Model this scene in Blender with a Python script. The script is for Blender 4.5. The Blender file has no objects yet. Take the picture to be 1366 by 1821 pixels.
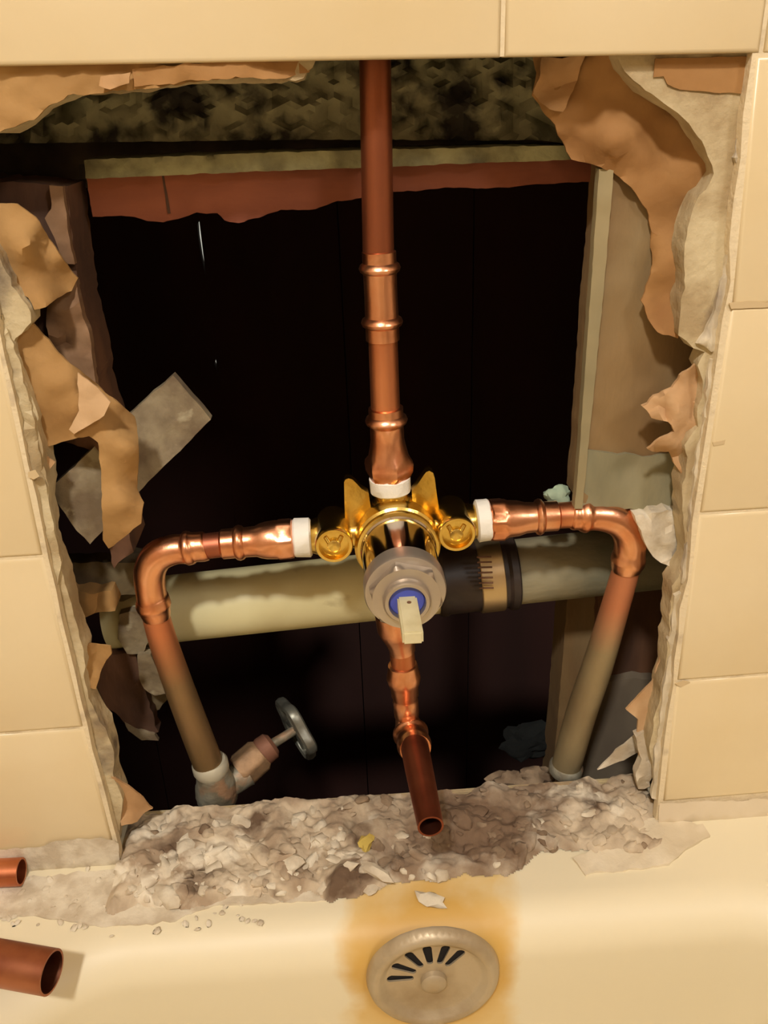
import bpy, bmesh, math, random
from mathutils import Vector, Matrix, noise
from mathutils.geometry import delaunay_2d_cdt
C = bpy.context.scene.collection
random.seed(7)

# ------------------------------------------------------------------ camera
W_, H_, F_ = 1366, 1821, 1533.35
CAM = Vector((-0.18622, -0.39713, 0.42577))
_p, _y, _r = 0.453387, 0.0492556, -0.0355309
FWD = Vector((math.sin(_y)*math.cos(_p), math.cos(_y)*math.cos(_p), -math.sin(_p)))
_R0 = Vector((math.cos(_y), -math.sin(_y), 0)); _U0 = _R0.cross(FWD)
RGT = math.cos(_r)*_R0 + math.sin(_r)*_U0
UPV = -math.sin(_r)*_R0 + math.cos(_r)*_U0
cd = bpy.data.cameras.new('camera'); cam = bpy.data.objects.new('camera', cd); C.objects.link(cam)
M3 = Matrix((RGT, UPV, -FWD)).transposed()
cam.matrix_world = Matrix.Translation(CAM) @ M3.to_4x4()
cd.sensor_fit = 'VERTICAL'; cd.sensor_height = 24.0; cd.lens = F_/H_*24.0
cd.clip_start = 0.01; cd.clip_end = 50
bpy.context.scene.camera = cam

# ------------------------------------------------------------------ light
w = bpy.data.worlds.new('world'); bpy.context.scene.world = w; w.use_nodes = True
w.node_tree.nodes['Background'].inputs[0].default_value = (1.0, .85, .65, 1)
w.node_tree.nodes['Background'].inputs[1].default_value = 0.05
def area(name, loc, target, size, power, col):
    l = bpy.data.lights.new(name, 'AREA'); l.shape = 'DISK'; l.size = size; l.energy = power; l.color = col
    o = bpy.data.objects.new(name, l); C.objects.link(o); o.location = loc
    o.rotation_euler = (Vector(target)-Vector(loc)).to_track_quat('-Z', 'Y').to_euler()
    return o
area('ceiling_lamp', (-.44, -1.08, 1.56), (-.16, 0, .2), .12, 18.5, (1.0, .955, .90))
area('fill_light', (.75, -1.3, 1.45), (-.16, 0, .1), .30, 7.5, (1.0, .95, .89))  # added fill, not a fixture; lifts the dark upper part of the opening
vs = bpy.context.scene.view_settings
vs.view_transform = 'Standard'; vs.look = 'None'; vs.exposure = 0.0; vs.gamma = 1.0; vs.use_curve_mapping = False

# ------------------------------------------------------------------ projection helpers
def ray(px, py): return FWD + RGT*((px-W_/2)/F_) - UPV*((py-H_/2)/F_)
def at(px, py, Y):
    d = ray(px, py); return CAM + d*((Y-CAM.y)/d.y)
def atz(px, py, Z):
    d = ray(px, py); return CAM + d*((Z-CAM.z)/d.z)
def dep(P): return (P-CAM).dot(FWD)
def rad(wpx, P): return wpx*.5*dep(P)/F_

# ------------------------------------------------------------------ materials
def patina(name, z0, z1, colA, colB, colC, rough=.45, metal=.6):
    m = mat(name, colB, rough, metal, col2=colC, scale=24, stretch=(1,1,.4), lo=.4, hi=.65)
    nt = m.node_tree; b = nt.nodes['Principled BSDF']; src = b.inputs['Base Color'].links[0].from_socket
    g = nt.nodes.new('ShaderNodeNewGeometry'); x = nt.nodes.new('ShaderNodeSeparateXYZ'); nt.links.new(g.outputs['Position'], x.inputs[0])
    r = nt.nodes.new('ShaderNodeMapRange'); r.inputs[1].default_value = z0; r.inputs[2].default_value = z1; nt.links.new(x.outputs[2], r.inputs[0])
    k = nt.nodes.new('ShaderNodeMix'); k.data_type = 'RGBA'; nt.links.new(r.outputs[0], k.inputs[0]); nt.links.new(src, k.inputs[6]); k.inputs[7].default_value = (*lin(colA), 1)
    nt.links.new(k.outputs[2], b.inputs['Base Color']); return m
def lin(c):
    return tuple(((v/255)/12.92 if v/255 <= .04045 else ((v/255+.055)/1.055)**2.4) for v in c)
MATS = {}
def mat(name, col, rough=.6, metal=0, col2=None, scale=20, stretch=(1,1,1), bump=0, bscale=None, lo=.4, hi=.6, detail=5, spec=.5, extra=None, coat=0):
    if name in MATS: return MATS[name]
    m = bpy.data.materials.new(name); m.use_nodes = True; nt = m.node_tree; N = nt.nodes; L = nt.links
    b = N['Principled BSDF']; b.inputs['Roughness'].default_value = rough; b.inputs['Metallic'].default_value = metal
    b.inputs['Specular IOR Level'].default_value = spec
    b.inputs['Coat Weight'].default_value = coat; b.inputs['Coat Roughness'].default_value = .12
    b.inputs['Base Color'].default_value = (*lin(col), 1)
    g = N.new('ShaderNodeNewGeometry')
    mp = N.new('ShaderNodeMapping'); mp.inputs['Scale'].default_value = stretch
    L.new(g.outputs['Position'], mp.inputs['Vector'])
    cur = None
    if col2:
        layers = [(col2, scale, lo, hi)] + (extra or [])
        for i, (c2, sc, a, z) in enumerate(layers):
            n = N.new('ShaderNodeTexNoise'); n.inputs['Scale'].default_value = sc; n.inputs['Detail'].default_value = detail
            n.inputs['Distortion'].default_value = .3*i
            L.new(mp.outputs[0], n.inputs['Vector'])
            r = N.new('ShaderNodeMapRange'); r.inputs[1].default_value = a; r.inputs[2].default_value = z
            L.new(n.outputs[0], r.inputs[0])
            mx = N.new('ShaderNodeMix'); mx.data_type = 'RGBA'
            L.new(r.outputs[0], mx.inputs[0])
            if cur is None: mx.inputs[6].default_value = (*lin(col), 1)
            else: L.new(cur, mx.inputs[6])
            mx.inputs[7].default_value = (*lin(c2), 1)
            cur = mx.outputs[2]
        L.new(cur, b.inputs['Base Color'])
    if bump:
        n = N.new('ShaderNodeTexNoise'); n.inputs['Scale'].default_value = bscale or scale*3; n.inputs['Detail'].default_value = 6
        L.new(mp.outputs[0], n.inputs['Vector'])
        bp = N.new('ShaderNodeBump'); bp.inputs['Strength'].default_value = 1; bp.inputs['Distance'].default_value = bump
        L.new(n.outputs[0], bp.inputs['Height']); L.new(bp.outputs[0], b.inputs['Normal'])
    MATS[name] = m; return m
TILE = mat('glazed_tile', (228,209,170), .28, col2=(222,200,156), scale=9, bump=.0006, bscale=22, lo=.35, hi=.7, spec=.35)
GROUT = mat('grout', (226,208,172), .85, col2=(176,156,128), scale=60, bump=.0006, bscale=400, lo=.56, hi=.76)
PLAST = mat('old_plaster', (205,188,150), .9, col2=(172,150,112), scale=34, bump=.0012, bscale=180, extra=[((120,104,84), 26, .6, .72)])
RESID = mat('adhesive_residue', (214,200,172), .9, col2=(140,124,108), scale=38, stretch=(1,1,.45), bump=.0012, bscale=160, lo=.5, hi=.66)
TANP = mat('gold_paper', (176,136,82), .85, col2=(152,112,62), scale=22, bump=.0008, bscale=90, lo=.35, hi=.7)
ORNP = mat('orange_paper', (172,128,76), .85, col2=(146,102,56), scale=18, bump=.0008, bscale=80, lo=.4, hi=.7)
PINKP = mat('pale_paper', (206,170,128), .85, col2=(188,146,100), scale=24, bump=.0008, bscale=90)
REDW = mat('redwood_lath', (150,84,54), .75, col2=(122,64,42), scale=24, stretch=(.25,1,1), bump=.0005, bscale=160)
GREYW = mat('grey_lath', (150,134,104), .85, col2=(116,98,74), scale=46, bump=.0010, bscale=150, extra=[((182,170,138), 60, .6, .7)])
STUDW = mat('stud_wood', (140,112,72), .8, col2=(112,84,52), scale=14, stretch=(1,1,.3), bump=.0006, bscale=150, lo=.4, hi=.65, extra=[((150,134,98), 9, .5, .68)])
STUDG = mat('stud_grey', (146,138,106), .8, col2=(116,110,84), scale=18, stretch=(1,1,.4), bump=.0006, bscale=150, lo=.42, hi=.65, extra=[((160,150,120), 11, .52, .68)])
BROWNW = mat('brown_wood', (112,76,50), .85, col2=(80,54,38), scale=22, stretch=(1,1,.3), bump=.0008, bscale=120)
DARKP = mat('grey_rough_plaster', (150,144,112), .95, col2=(50,44,34), scale=30, bump=.003, bscale=60, lo=.47, hi=.58, extra=[((132,128,98), 40, .58, .7)])
DARKB = mat('shade_dark_board', (86,74,56), .95, col2=(60,50,40), scale=30, bump=.001)  # dark tone stands in for shade in the recess under the slab
EDGEP = mat('plaster_edge', (168,164,124), .9, col2=(104,96,70), scale=40, bump=.001, bscale=200, lo=.45, hi=.7)
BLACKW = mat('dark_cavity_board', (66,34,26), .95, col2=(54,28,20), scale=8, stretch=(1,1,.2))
COPPER = mat('bright_copper', (238,176,138), .30, 1, col2=(222,146,104), scale=42, bump=.0004, bscale=90, lo=.42, hi=.66, extra=[((190,112,78), 30, .62, .75)])
COPTUBE = mat('new_copper_tube', (222,150,108), .40, 1, col2=(190,112,76), scale=30, stretch=(1,1,.3), lo=.4, hi=.7)
COPDARK = mat('tarnished_copper', (172,104,78), .48, 1, col2=(128,70,52), scale=26, stretch=(1,1,.3), lo=.4, hi=.7)
COPOLD = mat('old_brown_copper', (150,112,68), .55, .55, col2=(128,90,52), scale=26, bump=.0004, bscale=120, lo=.4, hi=.7, extra=[((118,108,70), 40, .62, .75)])
BRASS = mat('brass', (232,200,112), .24, 1, col2=(210,174,84), scale=40, bump=.0003, bscale=140)
CHROME = mat('chrome', (205,196,192), .12, 1)
SATIN = mat('satin_nickel', (196,186,172), .38, .75, col2=(184,172,158), scale=30)
BLUE = mat('blue_plastic', (72,84,180), .4)
STEMM = mat('pale_stem', (214,204,164), .5, col2=(200,188,146), scale=60)
TAPE = mat('white_tape', (240,236,224), .6, bump=.0006, bscale=220)
PVC = mat('white_waste_plastic', (214,206,160), .42, col2=(196,184,136), scale=14, lo=.45, hi=.75, extra=[((150,132,92), 26, .66, .8)])
GALV = mat('grey_iron', (156,146,116), .7, .1, col2=(122,118,94), scale=20, stretch=(.6,1,1), bump=.001, bscale=120, lo=.42, hi=.62, extra=[((168,158,124), 17, .55, .7)])
RUBBER = mat('black_rubber', (42,32,28), .5, col2=(56,44,38), scale=60)
STEEL = mat('clamp_steel', (206,182,140), .35, .9)
OLDZINC = mat('old_zinc', (168,162,142), .6, .4, col2=(128,118,96), scale=60, bump=.0008, bscale=200, extra=[((176,140,108), 50, .55, .65)])
MINT = mat('mint_putty', (168,188,160), .8, bump=.001, bscale=120)
TUBM = mat('enamel', (230,218,186), .26, col2=(224,208,170), scale=5, lo=.4, hi=.7, spec=.4)
PLATE = mat('worn_chrome', (190,174,146), .45, .45, col2=(160,140,110), scale=30, bump=.0004, bscale=160, lo=.42, hi=.7)
HOLESHADE = mat('hole_shade_black', (14,8,6), .9)
RUB = mat('old_mortar', (190,170,142), .95, col2=(150,128,104), scale=26, bump=.0018, bscale=90, lo=.42, hi=.62,
          extra=[((96,74,54), 15, .54, .66), ((220,206,180), 30, .55, .68)])
WHITE = mat('white_plaster', (220,208,184), .9, col2=(196,180,154), scale=70, bump=.0008, bscale=220)
BROWNR = mat('brown_mortar', (152,130,104), .95, col2=(120,98,76), scale=60, bump=.001, bscale=220)
YELLOW = mat('yellow_foam', (196,170,84), .9, bump=.001, bscale=200)
PAINT = mat('wall_paint', (222,206,180), .8)
FLOORM = mat('floor_vinyl', (150,120,86), .5, col2=(130,100,70), scale=10)
GREENM = mat('dark_green_insulation', (15,18,15), .95, bump=.002, bscale=120)
GLOW = bpy.data.materials.new('daylight'); GLOW.use_nodes = True
_b = GLOW.node_tree.nodes['Principled BSDF']; _b.inputs['Emission Color'].default_value = (.9,.9,.75,1); _b.inputs['Emission Strength'].default_value = .55

# ------------------------------------------------------------------ object helpers
def link(name, me, m, parent=None):
    o = bpy.data.objects.new(name, me); C.objects.link(o)
    if m:
        me.materials.clear(); me.materials.append(m)
    if parent: o.parent = parent; o.matrix_parent_inverse = parent.matrix_world.inverted()
    return o
def tag(o, label=None, cat=None, group=None, kind=None):
    if label: o['label'] = label
    if cat: o['category'] = cat
    if group: o['group'] = group
    if kind: o['kind'] = kind
    return o
def thing(name, label, cat, loc, group=None):
    o = bpy.data.objects.new(name, None); C.objects.link(o); o.location = loc; o.empty_display_size = .02
    o.matrix_world = Matrix.Translation(Vector(loc))
    return tag(o, label, cat, group)
def mesh(vs_, fs, smooth=False):
    me = bpy.data.meshes.new('m'); me.from_pydata([tuple(v) for v in vs_], [], fs); me.update()
    if smooth is True:
        for p in me.polygons: p.use_smooth = True
    return me
def recalc(me):
    bm = bmesh.new(); bm.from_mesh(me); bmesh.ops.recalc_face_normals(bm, faces=bm.faces); bm.to_mesh(me); bm.free(); return me
def smooth_angle(me, deg=35):
    for p in me.polygons: p.use_smooth = True
    me.set_sharp_from_angle(angle=math.radians(deg)); return me
def box(name, lo, hi, m, parent=None, bev=0.0, jit=0):
    bm = bmesh.new(); bmesh.ops.create_cube(bm, size=1)
    for v in bm.verts:
        v.co = Vector([lo[i]+(v.co[i]+.5)*(hi[i]-lo[i]) for i in range(3)])
    if bev: bmesh.ops.bevel(bm, geom=bm.edges[:], offset=bev, segments=2, affect='EDGES')
    me = bpy.data.meshes.new('m'); bm.to_mesh(me); bm.free()
    return link(name, me, m, parent)
def catmull(P, n=6):
    out = []
    for i in range(len(P)-1):
        a = P[max(i-1,0)]; b = P[i]; c = P[i+1]; d = P[min(i+2,len(P)-1)]
        for k in range(n):
            t = k/n
            out.append(tuple(.5*((2*b[j])+(-a[j]+c[j])*t+(2*a[j]-5*b[j]+4*c[j]-d[j])*t*t+(-a[j]+3*b[j]-3*c[j]+d[j])*t**3) for j in range(len(b))))
    out.append(tuple(P[-1])); return out
def sweep(stations, seg=32, hollow=0, hexa=None, straight=False, lump=0):
    """stations: (Vector, radius). One closed mesh; hollow = wall thickness (an open-ended pipe)."""
    P = [Vector(s[0]) for s in stations]; R = [s[1] for s in stations]
    n = len(P); T = []; d0 = max(P, key=lambda q: (q-P[0]).length)-P[0]
    if d0.length and all((q-P[0]).cross(d0.normalized()).length < 1e-6 for q in P): straight = True
    for i in range(n):
        if straight: t = max(P, key=lambda q: (q-P[0]).length)-P[0]
        else:
            t = P[min(i+1,n-1)]-P[max(i-1,0)]
        T.append(t.normalized() if t.length > 1e-9 else (P[-1]-P[0]).normalized())
    u = T[0].orthogonal().normalized(); vs_, fs = [], []
    rings = []
    def ring(p, t, u, r, k):
        v = t.cross(u); idx = []
        for s in range(seg):
            a = 2*math.pi*s/seg; rr = r
            if hexa and hexa[0] <= k <= hexa[1]:
                h = math.pi/3; rr = r*math.cos(math.pi/6)/math.cos((a % h)-math.pi/6)
            q = p + (u*math.cos(a)+v*math.sin(a))*rr
            if lump: q = q + (q-p).normalized()*lump*noise.noise(q*300)
            idx.append(len(vs_)); vs_.append(q)
        return idx
    us = []
    for i in range(n):
        u = (u - T[i]*u.dot(T[i])).normalized(); us.append(u)
        rings.append(ring(P[i], T[i], u, R[i], i))
    if hollow:
        inner = [ring(P[i], T[i], us[i], max(R[i]-hollow, .0005), -1) for i in range(n)]
        rings += inner[::-1]
    for a, b in zip(rings, rings[1:]):
        for s in range(seg): fs.append((a[s], a[(s+1)%seg], b[(s+1)%seg], b[s]))
    if hollow:
        a, b = rings[-1], rings[0]
        for s in range(seg): fs.append((a[s], a[(s+1)%seg], b[(s+1)%seg], b[s]))
    else:
        fs.append(tuple(rings[0][::-1])); fs.append(tuple(rings[-1]))
    return smooth_angle(recalc(mesh(vs_, fs)), 38)
def pxs(lst, wk=1.0):
    """(px, py, Y, width in px) -> world point and radius: the pipe's own depth fixes its size"""
    out = []
    for px, py, Y, wd in lst:
        p = at(px, py, Y); out.append((p, rad(wd*wk, p)))
    return out
def densify(st, n=6):
    P = [(*s[0], s[1]) for s in st]
    return [(Vector(q[:3]), q[3]) for q in catmull(P, n)]
def pipe(name, lst, m, parent, dense=0, **k):
    st = pxs(lst)
    if dense: st = densify(st, dense)
    return link(name, sweep(st, **k), m, parent)
def bead(c, w0, w1, hw):
    """profile offsets for a rolled bead"""
    return [(c-hw, w0), (c-hw*.6, w0+(w1-w0)*.7), (c, w1), (c+hw*.6, w0+(w1-w0)*.7), (c+hw, w0)]
def along(a, b, prof):
    """a, b: (px,py,Y); prof: (t 0..1, width px)"""
    return [(a[0]+(b[0]-a[0])*t, a[1]+(b[1]-a[1])*t, a[2]+(b[2]-a[2])*t, wd) for t, wd in prof]
def axial(origin, d, prof):
    d = Vector(d).normalized(); return [(Vector(origin)+d*t, r) for t, r in prof]

def jag(poly, amp, step=14, seed=0):
    out = []
    n = len(poly)
    for i in range(n):
        a = poly[i]; b = poly[(i+1)%n]; L = math.hypot(b[0]-a[0], b[1]-a[1])
        k = max(1, int(L/step))
        for j in range(k):
            t = j/k; x = a[0]+(b[0]-a[0])*t; y = a[1]+(b[1]-a[1])*t
            if amp:
                v = noise.noise_vector(Vector((x*.06, y*.06, seed*3.1)))
                x += v.x*amp; y += v.y*amp
            out.append((x, y))
    return out
def inside(p, poly):
    c = False; n = len(poly); j = n-1
    for i in range(n):
        a, b = poly[i], poly[j]
        if (a[1] > p[1]) != (b[1] > p[1]) and p[0] < (b[0]-a[0])*(p[1]-a[1])/(b[1]-a[1])+a[0]: c = not c
        j = i
    return c
def cdt(outer, holes, grid):
    pts = [Vector(p) for p in outer]; edges = [(i, (i+1)%len(outer)) for i in range(len(outer))]
    for h in holes:
        b = len(pts); pts += [Vector(p) for p in h]; edges += [(b+i, b+(i+1)%len(h)) for i in range(len(h))]
    nb = len(pts)
    if grid:
        xs = [p[0] for p in outer]; ys = [p[1] for p in outer]
        x = min(xs)+grid*.5; r = 0
        allb = [p for p in pts]
        while x < max(xs):
            y = min(ys)+grid*(.25 if r % 2 else .75)
            while y < max(ys):
                if inside((x,y), outer) and not any(inside((x,y), h) for h in holes):
                    if min((p.x-x)**2+(p.y-y)**2 for p in allb) > (grid*.45)**2: pts.append(Vector((x,y)))
                y += grid
            x += grid; r += 1
    v, e, f, _, _, _ = delaunay_2d_cdt(pts, edges, [], 0, 1e-7)
    keep = []
    for t in f:
        c = sum((v[i] for i in t), Vector((0,0)))/len(t)
        if inside(c, outer) and not any(inside(c, h) for h in holes): keep.append(list(t))
    return v, keep
def slab(v, f, front, back, smooth=True):
    """front/back: functions 2-D point -> 3-D; builds a closed plate with its own side walls"""
    vs_ = [front(p) for p in v]; n = len(vs_); vs_ += [back(p) for p in v]; fs = []
    cnt = {}
    for t in f:
        for i in range(len(t)):
            a, b = t[i], t[(i+1)%len(t)]; cnt[(a,b)] = 1
    for t in f: fs.append(tuple(t)); fs.append(tuple(i+n for i in t[::-1]))
    for (a, b) in cnt:
        if (b, a) not in cnt: fs.append((b, a, a+n, b+n))
    me = recalc(mesh(vs_, fs)); smooth_angle(me, 50); return me
def sheet(name, poly, Y, thick, m, parent=None, amp=3, step=14, grid=26, rough=0, seed=0, warp=0):
    """torn sheet or rough board: outline in reference pixels placed at the depth Y (number, or control points (px,py,Y))"""
    if isinstance(Y, (int, float)): fy = lambda x, y: Y
    else:
        def fy(x, y):
            s = 0; ws = 0
            for a, b, c in Y:
                k = 1/((x-a)**2+(y-b)**2+60)**1.3; s += k*c; ws += k
            return s/ws
    o = jag(poly, amp, step, seed)
    v, f = cdt(o, [], grid)
    def fr(p):
        d = fy(p.x, p.y) + (rough*noise.fractal(Vector((p.x*.03, p.y*.03, seed)), 1.0, 2.0, 4) if rough else 0)
        return at(p.x, p.y, d)
    def bk(p): return fr(p) + Vector((0, thick, 0))
    return link(name, slab(v, f, fr, bk), m, parent)

# ================================================================== THE SETTING
XL = -.3404
def rowz(i):   # z of the tile joints at left edge and right edge of the opening
    Lp = [(205,1508), (150,1295), (78,990), None, (0,121)]; Rp = [(1178,1428), (1203,1213), (1243,915), (1300,546), (1345,97)]
    r = at(*Rp[i], 0); l = at(*Lp[i], 0) if Lp[i] else Vector((-.34, 0, r.z+.001))
    return l, r
ROWS = [rowz(i) for i in range(5)]
def zr(i, x):
    if i > 4:
        return zr(4, x) + (i-4)*.1095
    l, r = ROWS[i]; return l.z+(r.z-l.z)*(x-l.x)/(r.x-l.x)
def xe(side, z):
    pts = [(0,620),(78,990),(150,1296),(205,1508)] if side == 'L' else [(1345,97),(1300,546),(1243,915),(1203,1213),(1178,1428)]
    q = sorted([(at(*p, 0).z, at(*p, 0).x) for p in pts])
    if z <= q[0][0]: return q[0][1]
    for a, b in zip(q, q[1:]):
        if z <= b[0]: return a[1]+(b[1]-a[1])*(z-a[0])/(b[0]-a[0])
    return q[-1][1]
PX0, PX1, PZ1 = -.56, 1.30, 1.95
# hole torn through the wall board behind the tiles (reference pixels at the board's face)
HOLE_PX = [(-45,240),(0,238),(30,226),(62,214),(92,186),(130,172),(200,166),(262,162),(330,150),(380,147),(440,150),(500,146),(538,140),(556,118),
  (566,100),(760,96),(1096,96),(1104,114),(1118,134),(1148,160),(1192,190),(1226,220),(1256,262),(1268,306),(1254,338),(1236,360),(1224,404),
  (1215,450),(1218,500),(1208,560),(1206,598),(1232,616),(1254,628),(1240,650),(1252,690),(1240,722),(1242,760),(1216,790),(1222,830),(1212,862),(1214,905),
  (1222,1000),(1196,1040),(1192,1080),(1190,1130),(1182,1180),(1176,1230),(1160,1290),(1156,1340),(1166,1378),(1174,1420),(1170,1500),
  (205,1530),(214,1465),(216,1420),(200,1372),(204,1340),(186,1296),(164,1255),(150,1215),(150,1170),(140,1120),(124,1060),(108,1010),
  (96,960),(88,900),(80,840),(74,790),(66,730),(52,690),(34,650),(22,612),(54,574),(58,556),(30,520),(4,470),(-24,420),(-45,380)]
BF, BB = .007, .021        # wall board front / back
jh = jag(HOLE_PX, 5, 12, 3)
hole_w = []
for p in jh:
    q = at(*p, BF); hole_w.append((q.x, q.z))
v, f = cdt([(PX0,-.02),(PX1,-.02),(PX1,PZ1),(PX0,PZ1)], [hole_w], 0)
def wfr(p): return Vector((p.x, BF, p.y))
def wbk(p):
    n_ = noise.noise_vector(Vector((p.x*60, p.y*60, 1)))*.002
    on = abs(p.x-PX0) > .05 and p.x < .3 and -.01 < p.y < .6
    return Vector((p.x+(n_.x if on else 0), BB, p.y+(n_.y if on else 0)))
wall = link('wall_back', slab(v, f, wfr, wbk), PLAST); tag(wall, kind='structure')
# grout bed flush just under the tile faces, cut along the tile edges
def edgeL(n=10): return [(xe('L', z), z) for z in [zr(0,XL)+(zr(4,XL)-zr(0,XL))*i/n for i in range(n+1)]]
gl = [(xe('L', zr(0,XL))-.002, zr(0,XL)-.02)]
zz = [.0+.43*i/24 for i in range(25)]
rr_ = []
for z in zz:
    jx = .0022*noise.noise(Vector((0, z*60, 3)))+.0012*noise.noise(Vector((0, z*220, 9)))
    rr_.append((xe('R', z)-.0022+jx, z))
ll_ = [(xe('L', z)+.0016+.0015*noise.noise(Vector((5, z*70, 3))), z) for z in zz]
top = [(rr_[-1][0], zr(4, -.0)+.001), (ll_[-1][0], zr(4, -.34)+.001)]
gh = [(ll_[0][0], -.019)] + [(rr_[0][0], -.019)] + rr_[1:-1] + top + ll_[1:-1][::-1]
v, f = cdt([(PX0+.01,-.0195),(.70,-.0195),(.70,1.30),(PX0+.01,1.30)], [gh], 0)
grout = link('grout', slab(v, f, lambda p: Vector((p.x,.0012,p.y)), lambda p: Vector((p.x,BF-.0001,p.y))), GROUT, wall)
def tile(c4):
    """c4: corners (x,z) anticlockwise from lower left"""
    cx = sum(c[0] for c in c4)/4; cz = sum(c[1] for c in c4)/4; vs_ = []
    def ins(d):
        out = []
        for i, (x, z) in enumerate(c4):
            out.append((x+(d if x < cx else -d), z+(d if z < cz else -d)))
        return out
    for d, y in ((0, BF), (0, .0016), (.0006, .0005), (.002, 0.0)):
        vs_ += [Vector((x, y, z)) for x, z in ins(d)]
    fs = [(3,2,1,0)]
    for k in range(3):
        for i in range(4): fs.append((k*4+i, k*4+(i+1)%4, k*4+4+(i+1)%4, k*4+4+i))
    fs.append((12,13,14,15))
    me = recalc(mesh(vs_, fs)); me.polygons.foreach_set('use_smooth', [True]*len(me.polygons))
    return me
G = .0007
def add_tile(x0b, x1b, x0t, x1t, i):
    c = [(x0b+G, zr(i,x0b)+G), (x1b-G, zr(i,x1b)+G), (x1t-G, zr(i+1,x1t)-G), (x0t+G, zr(i+1,x0t)-G)]
    o = link('tile', tile(c), TILE, wall); return o
Pt = .1095
for i in range(11):
    if i < 4:
        zb, zt = zr(i,0), zr(i+1,0)
        a, b = xe('R', zb), xe('R', zt)
        add_tile(a, a+Pt, b, b+Pt, i)
        for k in range(1, 5): add_tile(k*Pt, (k+1)*Pt, k*Pt, (k+1)*Pt, i) if k > 1 else add_tile(a+Pt, 2*Pt, b+Pt, 2*Pt, i)
        zb, zt = zr(i,XL), zr(i+1,XL)
        a, b = xe('L', zb), xe('L', zt)
        add_tile(-.4395, a, -.4395, b, i); add_tile(-.549, -.4395, -.549, -.4395, i)
    else:
        x0 = at(895, 60, 0).x
        for k in ([-4,-3] + ([] if i == 4 else [-2,-1]) + [0,1,2,3,4,5]): add_tile(x0+k*Pt if k > -4 else -.549, x0+(k+1)*Pt, x0+k*Pt if k > -4 else -.549, x0+(k+1)*Pt, i)
        if i == 4: add_tile(x0-2*Pt, x0, x0-2*Pt, x0, i)
# adhesive residue smeared down the right-hand tile edge
def resid(px_pts, seed, m=None):
    return sheet('adhesive_smear', px_pts, .0050, .003, m or RESID, wall, amp=5, step=10, grid=16, rough=.0035, seed=seed)
resid([(1318,180),(1342,180),(1330,300),(1312,430),(1298,540),(1290,620),(1262,625),(1240,610),(1270,560),(1288,470),(1304,380),(1308,280)], 1)
resid([(1262,640),(1286,640),(1266,790),(1246,915),(1228,1040),(1212,1040),(1226,920),(1240,800),(1252,740)], 2)
resid([(1200,1060),(1216,1050),(1204,1213),(1192,1320),(1178,1424),(1160,1420),(1166,1330),(1184,1200)], 3)
resid([(4,560),(26,620),(60,740),(84,880),(110,1000),(100,1040),(78,985),(54,870),(30,760),(6,660)], 4, PLAST)
# small nicks in the glaze
for i_, pl in enumerate([[(50,840),(62,836),(70,846),(60,852),(50,848)], [(1268,788),(1290,782),(1288,790),(1270,794)], [(1296,540),(1330,534),(1366,538),(1390,534),(1390,545),(1340,548),(1300,550)], [(1200,1216),(1216,1210),(1228,1214),(1210,1222)]]):
    sheet('tile_nick', pl, -.0003, .0006, mat('nick', (206,182,140), .8), wall, amp=1.5, step=6, grid=0, seed=60+i_)
# the room beyond the frame
def struct(name, lo, hi, m): return tag(box(name, lo, hi, m), kind='structure')
struct('wall_left', (PX0-.05,-2.2,-.46), (PX0, .02, PZ1), PAINT)
struct('wall_right', (1.30,-2.2,-.46), (1.35, .02, PZ1), PAINT)
struct('wall_front', (PX0-.05,-2.25,-.46), (1.35,-2.2, PZ1), PAINT)
struct('floor', (PX0-.05,-2.25,-.50), (1.35,.02,-.46), FLOORM)
struct('ceiling', (PX0-.05,-2.25,PZ1), (1.35,.021,PZ1+.03), PAINT)
struct('baseboard_back', (.19,-.012,-.46), (1.30,BF,-.36), PAINT)
lw = struct('trim_1', (PX0,BF,-.46), (1.30,BB,-.0215), PAINT)

# ------------------------------------------------------------------ the dark cavity behind
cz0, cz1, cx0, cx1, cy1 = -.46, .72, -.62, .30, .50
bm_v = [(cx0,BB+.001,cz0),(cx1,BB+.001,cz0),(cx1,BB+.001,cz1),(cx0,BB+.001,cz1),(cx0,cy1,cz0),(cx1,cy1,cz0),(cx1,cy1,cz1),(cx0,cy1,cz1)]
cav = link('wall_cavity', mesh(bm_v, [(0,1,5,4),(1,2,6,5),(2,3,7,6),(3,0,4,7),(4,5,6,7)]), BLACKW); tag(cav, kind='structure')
YB = .46
def chinkx(py): return 360+(py-440)*.122
xs_ = [cx0+.001, -.5, at(chinkx(440),440,YB).x-.13, at(chinkx(440),440,YB).x, at(chinkx(440),440,YB).x+.13, at(chinkx(440),440,YB).x+.26, at(chinkx(440),440,YB).x+.39, cx1-.001]
for i in range(len(xs_)-1):
    a, b = xs_[i]+.0006, xs_[i+1]-.0006
    if i == 2:   # chipped edge that lets a sliver of daylight through
        pl = [(a,cz0+.001),(xs_[i+1]-.00005,cz0+.001)]
        for (px, py, dw) in [(386,660,0),(386,655,2),(386,648,4),(385,640,1),(384,636,0),(366,492,0),(364,480,2),(363,455,4),(361,420,5),(358,398,4),(357,392,0)]:
            p = at(px, py, YB); pl.append((xs_[i+1]-.00005-dw*.00055, p.z))
        pl += [(xs_[i+1]-.00005,cz1-.001),(a,cz1-.001)]
        v, f = cdt(pl, [], 0)
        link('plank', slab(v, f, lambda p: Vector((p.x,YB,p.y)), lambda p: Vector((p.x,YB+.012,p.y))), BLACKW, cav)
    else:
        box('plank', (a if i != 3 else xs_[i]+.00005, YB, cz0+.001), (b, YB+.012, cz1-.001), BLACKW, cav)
c_ = at(372,520,YB)
gb = box('daylight_gap', (c_.x-.02, YB+.02, c_.z-.12), (c_.x+.02, YB+.022, c_.z+.14), GLOW, cav)

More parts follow.
